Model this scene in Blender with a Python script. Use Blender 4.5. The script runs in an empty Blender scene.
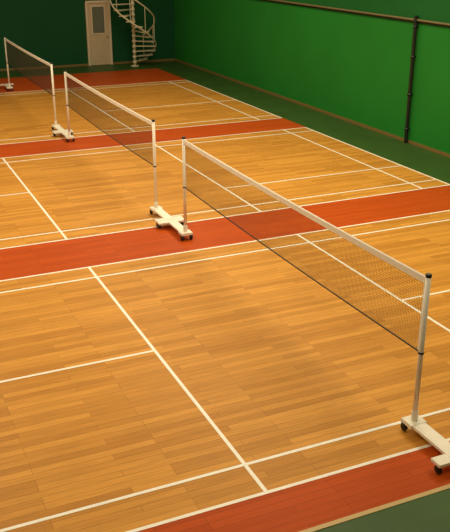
import bpy, bmesh, math, random
from mathutils import Vector, Matrix
random.seed(3)
sc=bpy.context.scene
sc.view_settings.view_transform='Standard'
K=0.93; S=1.342; PITCH=6.1+S
XR=7.70; XL=-10.5; YB=24.15; YF=-12.0; HC=7.0

# ---------------- materials ----------------
def newmat(name,col,rough=.5,metal=0,spec=.5):
    m=bpy.data.materials.new(name); m.use_nodes=True
    b=m.node_tree.nodes['Principled BSDF']
    b.inputs['Base Color'].default_value=(*col,1); b.inputs['Roughness'].default_value=rough
    b.inputs['Metallic'].default_value=metal; b.inputs['Specular IOR Level'].default_value=spec
    return m
def noisy(m,col,amt=.15,scale=3.0,bump=0):
    nt=m.node_tree;N=nt.nodes;L=nt.links;b=N['Principled BSDF']
    g=N.new('ShaderNodeNewGeometry');n=N.new('ShaderNodeTexNoise');n.inputs['Scale'].default_value=scale;n.inputs['Detail'].default_value=5
    L.new(g.outputs['Position'],n.inputs['Vector'])
    r=N.new('ShaderNodeMapRange');r.inputs['From Min'].default_value=.3;r.inputs['From Max'].default_value=.7
    r.inputs['To Min'].default_value=1-amt;r.inputs['To Max'].default_value=1+amt
    L.new(n.outputs['Fac'],r.inputs['Value'])
    v=N.new('ShaderNodeVectorMath');v.operation='SCALE';v.inputs[0].default_value=col
    L.new(r.outputs['Result'],v.inputs['Scale']);L.new(v.outputs['Vector'],b.inputs['Base Color'])
    return m
def planks(name,c1,c2,dark,rough=.3,spec=.4,var=1.0):
    m=bpy.data.materials.new(name);m.use_nodes=True
    nt=m.node_tree;N=nt.nodes;L=nt.links;b=N['Principled BSDF']
    g=N.new('ShaderNodeNewGeometry')
    br=N.new('ShaderNodeTexBrick')
    br.inputs['Scale'].default_value=1;br.inputs['Brick Width'].default_value=1.25;br.inputs['Row Height'].default_value=.095
    br.inputs['Mortar Size'].default_value=.0022;br.inputs['Mortar Smooth'].default_value=.4;br.inputs['Bias'].default_value=0
    br.offset=.37;br.offset_frequency=3
    br.inputs['Color1'].default_value=(*c1,1);br.inputs['Color2'].default_value=(*c2,1);br.inputs['Mortar'].default_value=(*dark,1)
    L.new(g.outputs['Position'],br.inputs['Vector'])
    mp=N.new('ShaderNodeMapping');mp.inputs['Scale'].default_value=(2.2,40,1);L.new(g.outputs['Position'],mp.inputs['Vector'])
    n=N.new('ShaderNodeTexNoise');n.inputs['Scale'].default_value=1;n.inputs['Detail'].default_value=7;n.inputs['Roughness'].default_value=.7
    L.new(mp.outputs['Vector'],n.inputs['Vector'])
    r=N.new('ShaderNodeMapRange');r.inputs['From Min'].default_value=.3;r.inputs['From Max'].default_value=.7
    r.inputs['To Min'].default_value=1-.2*var;r.inputs['To Max'].default_value=1+.16*var;L.new(n.outputs['Fac'],r.inputs['Value'])
    v=N.new('ShaderNodeVectorMath');v.operation='SCALE';L.new(br.outputs['Color'],v.inputs[0]);L.new(r.outputs['Result'],v.inputs['Scale'])
    L.new(v.outputs['Vector'],b.inputs['Base Color'])
    rr=N.new('ShaderNodeMapRange');rr.inputs['To Min'].default_value=rough-.04;rr.inputs['To Max'].default_value=rough+.06
    L.new(n.outputs['Fac'],rr.inputs['Value']);L.new(rr.outputs['Result'],b.inputs['Roughness'])
    b.inputs['Specular IOR Level'].default_value=spec
    return m
M_wood=planks('maple_planks',(.69,.325,.052),(.50,.215,.029),(.29,.115,.016),.46,.16)
M_red=planks('red_painted_planks',(.53,.085,.010),(.45,.068,.008),(.22,.038,.006),.46,.08,.5)
M_greenfloor=noisy(newmat('green_floor_paint',(.04,.095,.018),.5,0,.25),(.04,.095,.018),.12,1.5)
M_white=noisy(newmat('white_line_paint',(.93,.91,.81),.45),(.93,.91,.81),.04,6)
M_tan=newmat('tan_edge_tape',(.55,.38,.14),.5)
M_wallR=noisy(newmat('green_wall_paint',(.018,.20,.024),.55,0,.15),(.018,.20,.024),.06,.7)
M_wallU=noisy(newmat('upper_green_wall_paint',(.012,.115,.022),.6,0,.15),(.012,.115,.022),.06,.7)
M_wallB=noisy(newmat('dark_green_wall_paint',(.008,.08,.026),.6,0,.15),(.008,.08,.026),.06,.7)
M_plain=noisy(newmat('warm_plaster',(.36,.29,.18),.8),(.36,.29,.18),.05,1)
M_post=noisy(newmat('cream_painted_steel',(.88,.83,.70),.35),(.88,.83,.70),.04,8)
M_tape=newmat('white_net_tape',(.93,.90,.80),.7)
M_net=newmat('net_cord_brown',(.06,.04,.022),.8)
M_black=newmat('black_rubber',(.012,.011,.010),.5)
M_metal=newmat('castor_steel',(.35,.33,.3),.4,.8)
M_pipe=newmat('black_pipe_paint',(.010,.012,.010),.4)
M_cond=newmat('conduit_brown',(.16,.13,.05),.5)
M_base=newmat('brown_baseboard',(.22,.13,.035),.5)
M_door=noisy(newmat('cream_door_paint',(.60,.47,.30),.45),(.60,.47,.30),.04,4)
M_doorf=newmat('door_frame_paint',(.74,.62,.44),.45)
M_glass=newmat('door_glass',(.16,.17,.13),.15)
M_stair=newmat('cream_stair_paint',(.75,.67,.45),.4)

# ---------------- helpers ----------------
def meshobj(name,V,F,mats,fm=None,parent=None,smooth=False):
    me=bpy.data.meshes.new(name);me.from_pydata([tuple(v) for v in V],[],F)
    for m in (mats if isinstance(mats,list) else [mats]): me.materials.append(m)
    me.update();o=bpy.data.objects.new(name,me);sc.collection.objects.link(o)
    if parent:o.parent=parent
    return o
def boxVF(V,F,x0,x1,y0,y1,z0,z1):
    b=len(V);V+=[(x0,y0,z0),(x1,y0,z0),(x1,y1,z0),(x0,y1,z0),(x0,y0,z1),(x1,y0,z1),(x1,y1,z1),(x0,y1,z1)]
    F+=[(b,b+3,b+2,b+1),(b+4,b+5,b+6,b+7),(b,b+1,b+5,b+4),(b+1,b+2,b+6,b+5),(b+2,b+3,b+7,b+6),(b+3,b,b+4,b+7)]
def box(name,x0,x1,y0,y1,z0,z1,mat,parent=None,bev=0):
    V=[];F=[];boxVF(V,F,x0,x1,y0,y1,z0,z1);o=meshobj(name,V,F,mat,parent=parent)
    if bev:
        md=o.modifiers.new('b','BEVEL');md.width=bev;md.segments=2
    return o
def tube(name,pts,rad,mat,parent=None,cyc=False,n=3):
    cu=bpy.data.curves.new(name,'CURVE');cu.dimensions='3D';cu.bevel_depth=rad;cu.bevel_resolution=n;cu.use_fill_caps=True
    s=cu.splines.new('POLY');s.points.add(len(pts)-1)
    for i,p in enumerate(pts): s.points[i].co=(*p,1)
    s.use_cyclic_u=cyc
    cu.materials.append(mat);o=bpy.data.objects.new(name,cu);sc.collection.objects.link(o)
    if parent:o.parent=parent
    return o
def cyl(name,c,axis,r,h,mat,parent=None,seg=20,bev=0):
    bm=bmesh.new();bmesh.ops.create_cone(bm,cap_ends=True,segments=seg,radius1=r,radius2=r,depth=h)
    R={'x':Matrix.Rotation(math.pi/2,4,'Y'),'y':Matrix.Rotation(math.pi/2,4,'X'),'z':Matrix.Identity(4)}[axis]
    bm.transform(Matrix.Translation(c)@R);me=bpy.data.meshes.new(name);bm.to_mesh(me);bm.free()
    me.materials.append(mat)
    for p in me.polygons:
        if len(p.vertices)==4:p.use_smooth=True
    o=bpy.data.objects.new(name,me);sc.collection.objects.link(o)
    if parent:o.parent=parent
    if bev:
        md=o.modifiers.new('b','BEVEL');md.width=bev;md.segments=2;md.limit_method='ANGLE'
    return o
def empty(name,loc=(0,0,0)):
    e=bpy.data.objects.new(name,None);sc.collection.objects.link(e);e.location=loc;e.empty_display_size=.2;return e

# ---------------- room ----------------
box('floor',XL,XR,YF,YB,-.2,0,M_greenfloor)
box('ceiling',XL,XR,YF,YB,HC,HC+.2,M_plain)
HW=2.95
box('wall_right',XR,XR+.2,YF,YB,-.2,HC+.2,M_wallR)
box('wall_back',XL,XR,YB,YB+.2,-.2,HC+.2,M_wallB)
box('wall_left',XL-.2,XL,YF,YB,-.2,HC+.2,M_plain)
box('wall_front',XL,XR,YF-.2,YF,-.2,HC+.2,M_plain)
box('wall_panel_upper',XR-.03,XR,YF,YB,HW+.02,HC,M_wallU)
box('baseboard_right',XR-.025,XR,YF,YB,0,.07,M_base)
box('baseboard_back',XL,XR-.03,YB-.025,YB,0,.08,M_base)

# ---------------- courts ----------------
XE=6.7*K
YC=[0,PITCH,2*PITCH]
YN=-3.08      # near edge of the first court
YF3=19.2      # far edge of the third court
V=[];F=[]
for i,c in enumerate(YC): boxVF(V,F,-XE-.9,XE+.02,(c-3.05 if i else YN),(c+3.05 if i<2 else YF3),-.01,.004)
meshobj('floor_court_wood',V,F,M_wood)
V=[];F=[]
boxVF(V,F,-XE-.9,XE+.02,-3.65,YN,-.01,.0042)
for c in YC[:2]: boxVF(V,F,-XE-.9,XE+.02,c+3.05,c+3.05+S,-.01,.0042)
boxVF(V,F,-XE-.9,XE+.02,YF3,22.3,-.01,.0042)
meshobj('floor_red_strips',V,F,M_red)
box('floor_edge_tape',-XE-.9,XE+.02,-3.70,-3.65,-.01,.0055,M_tan)
V=[];F=[];w=.02;zt=.007
def hl(x0,x1,y): boxVF(V,F,x0,x1,y-w,y+w,-.01,zt)
def vl(y0,y1,x): boxVF(V,F,x-w,x+w,y0,y1,-.01,zt+.0003)
for i,c in enumerate(YC):
    fe=c+3.05 if i<2 else YF3
    ne=c-3.05 if i else YN
    for y in (ne+.02,c-2.59,fe-.46,fe-.02): hl(-XE,XE,y)
    for s in (-1,1):
        vl(ne,fe,s*(XE-.02));vl(ne,fe,s*5.94*K);vl(ne,fe,s*1.98*K)
    hl(-XE,-1.98*K,c)
    if i==1: hl(1.98*K,XE,6.1)
    else: hl(1.98*K,XE,c)
meshobj('court_line_markings',V,F,M_white)

# ---------------- nets ----------------
HN=1.72
def net(y0,y1):
    e=empty('badminton_net',(0,(y0+y1)/2,0));off=Vector((0,-(y0+y1)/2,0))
    L=y1-y0;cell=.026;H=.80;t=.0013
    def top(y): u=(y-y0)/L;return HN-.025*4*u*(1-u)
    def bot(y): u=(y-y0)/L;return HN-H-.03*4*u*(1-u)
    V=[];F=[];ny=int(L/cell);nz=int(H/cell)
    def strand(a,b,q):
        base=len(V);d=(Vector(b)-Vector(a)).normalized();n=d.cross(Vector((1,0,0)))*q
        for p in (a,b):
            p=Vector(p)+off
            V.extend([p+n,p+Vector((q,0,0)),p-n,p-Vector((q,0,0))])
        for i in range(4):
            j=(i+1)%4;F.append((base+i,base+j,base+4+j,base+4+i))
    a0=y0+.05;a1=y1-.05
    for i in range(ny+1):
        y=a0+(a1-a0)*i/ny; strand((0,y,bot(y)),(0,y,top(y)),t)
    seg=16
    for j in range(1,nz):
        for k in range(seg):
            ya=a0+(a1-a0)*k/seg;yb=a0+(a1-a0)*(k+1)/seg;f=j/nz
            strand((0,ya,bot(ya)*(1-f)+top(ya)*f),(0,yb,bot(yb)*(1-f)+top(yb)*f),t)
    meshobj('net_mesh',V,F,M_net,parent=e)
    V=[];F=[];n=24
    for i in range(n+1):
        y=y0+.03+(L-.06)*i/n;z=top(y)
        b=len(V);yy=y+off.y
        V+=[(-.008,yy,z-.065),(.008,yy,z-.065),(.011,yy,z+.002),(0,yy,z+.012),(-.011,yy,z+.002)]
        if i:
            for k in range(5):
                l=(k+1)%5;F.append((b-5+k,b-5+l,b+l,b+k))
    F.append((0,1,2,3,4));F.append((b,b+1,b+2,b+3,b+4)[::-1])
    meshobj('top_tape',V,F,M_tape,parent=e)
    tube('bottom_cord',[(0,y0+.03+(L-.06)*i/n+off.y,bot(y0+L*i/n)) for i in range(n+1)],.009,M_black,e)
    for i,y in enumerate((a0,a1)):
        tube('side_cord_%d'%(i+1),[(0,y+off.y,bot(y)),(0,y+off.y,top(y))],.006,M_tape,e)
def stand(y,s):
    e=empty('net_post_stand',(0,y,0))
    cyl('post',(0,0,(HN+.02+.13)/2),'z',.027,HN+.02-.13,M_post,e,24)
    cyl('post_cap',(0,0,HN+.03),'z',.031,.035,M_black,e,24,.006)
    cyl('post_socket',(0,0,.19),'z',.036,.12,M_post,e,24,.004)
    for i,z in enumerate((HN-.80,)):
        cyl('net_clamp_%d'%(i+1),(0,0,z),'z',.031,.02,M_black,e,20)
        tube('net_hook_%d'%(i+1),[(0,-s*.025,z),(0,-s*.055,z),(0,-s*.055,z+.02)],.005,M_black,e)
    a,b=sorted((-s*.07,s*.70))
    box('base_beam',-.08,.08,a,b,.103,.138,M_post,e,.006)
    a,b=sorted((s*.60,s*.74))
    box('cross_bar',-.25,.25,a,b,.096,.132,M_post,e,.006)
    box('post_foot_plate',-.10,.10,*sorted((-s*.09,s*.09)),.096,.142,M_post,e,.005)
    for i,(x,yy) in enumerate(((-.08,-s*.05),(.08,-s*.05),(-.22,s*.69),(.22,s*.69))):
        cyl('castor_wheel_%d'%(i+1),(x,yy,.050),'x',.043,.034,M_black,e,20,.004)
        V=[];F=[];boxVF(V,F,x-.025,x-.019,yy-.02,yy+.02,.035,.098);boxVF(V,F,x+.019,x+.025,yy-.02,yy+.02,.035,.098);boxVF(V,F,x-.025,x+.025,yy-.03,yy+.03,.094,.100)
        meshobj('castor_fork_%d'%(i+1),V,F,M_black,parent=e)
for (a,b) in ((-2.78,3.60),(5.06,11.45),(12.9,19.5)):
    net(a,b);stand(a,-1);stand(b,1)

# ---------------- right wall fittings ----------------
tube('wall_conduit',[(XR-.06,YF+.1,HW),(XR-.06,YB-.1,HW)],.028,M_cond)
box('trim_1',XR-.05,XR,YF,YB,HW-.06,HW+.0,M_pipe)
e=empty('drain_pipe',(XR-.08,7.9,0))
tube('pipe',[(0,0,0.01),(0,0,HW+.1)],.045,M_pipe,e,n=5)
for i,z in enumerate((.35,1.2,2.1,2.8)):
    cyl('pipe_bracket_%d'%(i+1),(0,0,z),'z',.058,.06,M_pipe,e)
    box('pipe_clip_%d'%(i+1),.02,.08,-.02,.02,z-.02,z+.02,M_pipe,e)

# ---------------- door ----------------
DX=4.47;DH=2.48;DW=.5
e=empty('door_1',(DX,YB,0))
box('leaf',-DW+.08,DW-.08,-.05,.0,.01,DH-.08,M_door,e,.004)
box('jamb_1',-DW,-DW+.08,-.09,0,0,DH,M_doorf,e)
box('jamb_2',DW-.08,DW,-.09,0,0,DH,M_doorf,e)
box('lintel',-DW,DW,-.091,0,DH-.08,DH,M_doorf,e)
box('glazing',-.24,.24,-.062,-.05,1.25,2.25,M_glass,e)
for i,(a,b,c,d) in enumerate(((-.28,-.24,1.21,2.29),(.24,.28,1.21,2.29),(-.24,.24,1.21,1.25),(-.24,.24,2.25,2.29))):
    box('glazing_bead_%d'%(i+1),a,b,-.07,-.05,c,d,M_doorf,e)
cyl('door_knob',(.33,-.09,1.1),'y',.03,.07,M_metal,e,16,.008)
box('kick_panel',-.3,.3,-.058,-.05,.15,1.0,M_door,e,.004)

# ---------------- spiral staircase ----------------
SX,SY=5.62,23.2
e=empty('spiral_staircase',(SX,SY,0))
cyl('centre_pole',(0,0,2.2),'z',.055,4.4,M_stair,e)
cyl('pole_foot',(0,0,.02),'z',.16,.04,M_stair,e)
Rr=.86;rise=.2;ns=20;a0=math.radians(45);da=-math.radians(20)
rail=[];mid=[]
for i in range(ns):
    z=rise*(i+1);am=a0+da*i;h=abs(da)*.58
    pts=[(.05*math.cos(am-h),.05*math.sin(am-h))]+[(Rr*math.cos(am+t),Rr*math.sin(am+t)) for t in (-h,-h/2,0,h/2,h)]+[(.05*math.cos(am+h),.05*math.sin(am+h))]
    n=len(pts);V=[(x,y,z-.035) for x,y in pts]+[(x,y,z) for x,y in pts]
    F=[tuple(range(n))[::-1],tuple(range(n,2*n))]+[(k,(k+1)%n,n+(k+1)%n,n+k) for k in range(n)]
    meshobj('tread_%d'%(i+1),V,F,M_stair,parent=e)
    bx,by=Rr*.97*math.cos(am),Rr*.97*math.sin(am)
    if i%2==0: tube('baluster_%d'%(i+1),[(bx,by,z-.03),(bx,by,z+.92)],.014,M_stair,e,n=2)
    cyl('tread_hub_%d'%(i+1),(0,0,z-.03),'z',.075,.1,M_stair,e,16)
for k in range((ns-1)*4+1):
    i=k/4;am=a0+da*i;z=rise*(i+1)
    rail.append((Rr*.97*math.cos(am),Rr*.97*math.sin(am),z+.92));mid.append((Rr*math.cos(am),Rr*math.sin(am),z-.02))
tube('handrail',rail,.028,M_stair,e);tube('outer_stringer',mid,.03,M_stair,e)

# ---------------- lights ----------------
def area(name,loc,sx,sy,pw,col=(1,.86,.60)):
    l=bpy.data.lights.new(name,'AREA');l.shape='RECTANGLE';l.size=sx;l.size_y=sy;l.energy=pw;l.color=col
    o=bpy.data.objects.new(name,l);o.location=loc;sc.collection.objects.link(o);return o
for y,p in ((-5,120),(1,275),(6.5,320),(13,245),(19.5,80)):
    area('ceiling_light_panel',(-4.8,y,HC-.1),4.5,1.6,p*.85)
    area('ceiling_light_panel',(3.0,y,HC-.1),4.5,1.6,p*1.12)
w=bpy.data.worlds.new('world');sc.world=w;w.use_nodes=True
w.node_tree.nodes['Background'].inputs[0].default_value=(1,.9,.7,1);w.node_tree.nodes['Background'].inputs[1].default_value=.3

cam=bpy.data.cameras.new('camera');co=bpy.data.objects.new('camera',cam);sc.collection.objects.link(co)
co.location=(-4.741,-8.562,4.747);co.rotation_euler=(1.189,0,-.423)
cam.sensor_fit='HORIZONTAL';cam.sensor_width=36;cam.lens=816.5/450*36
cam.clip_end=200
sc.camera=co
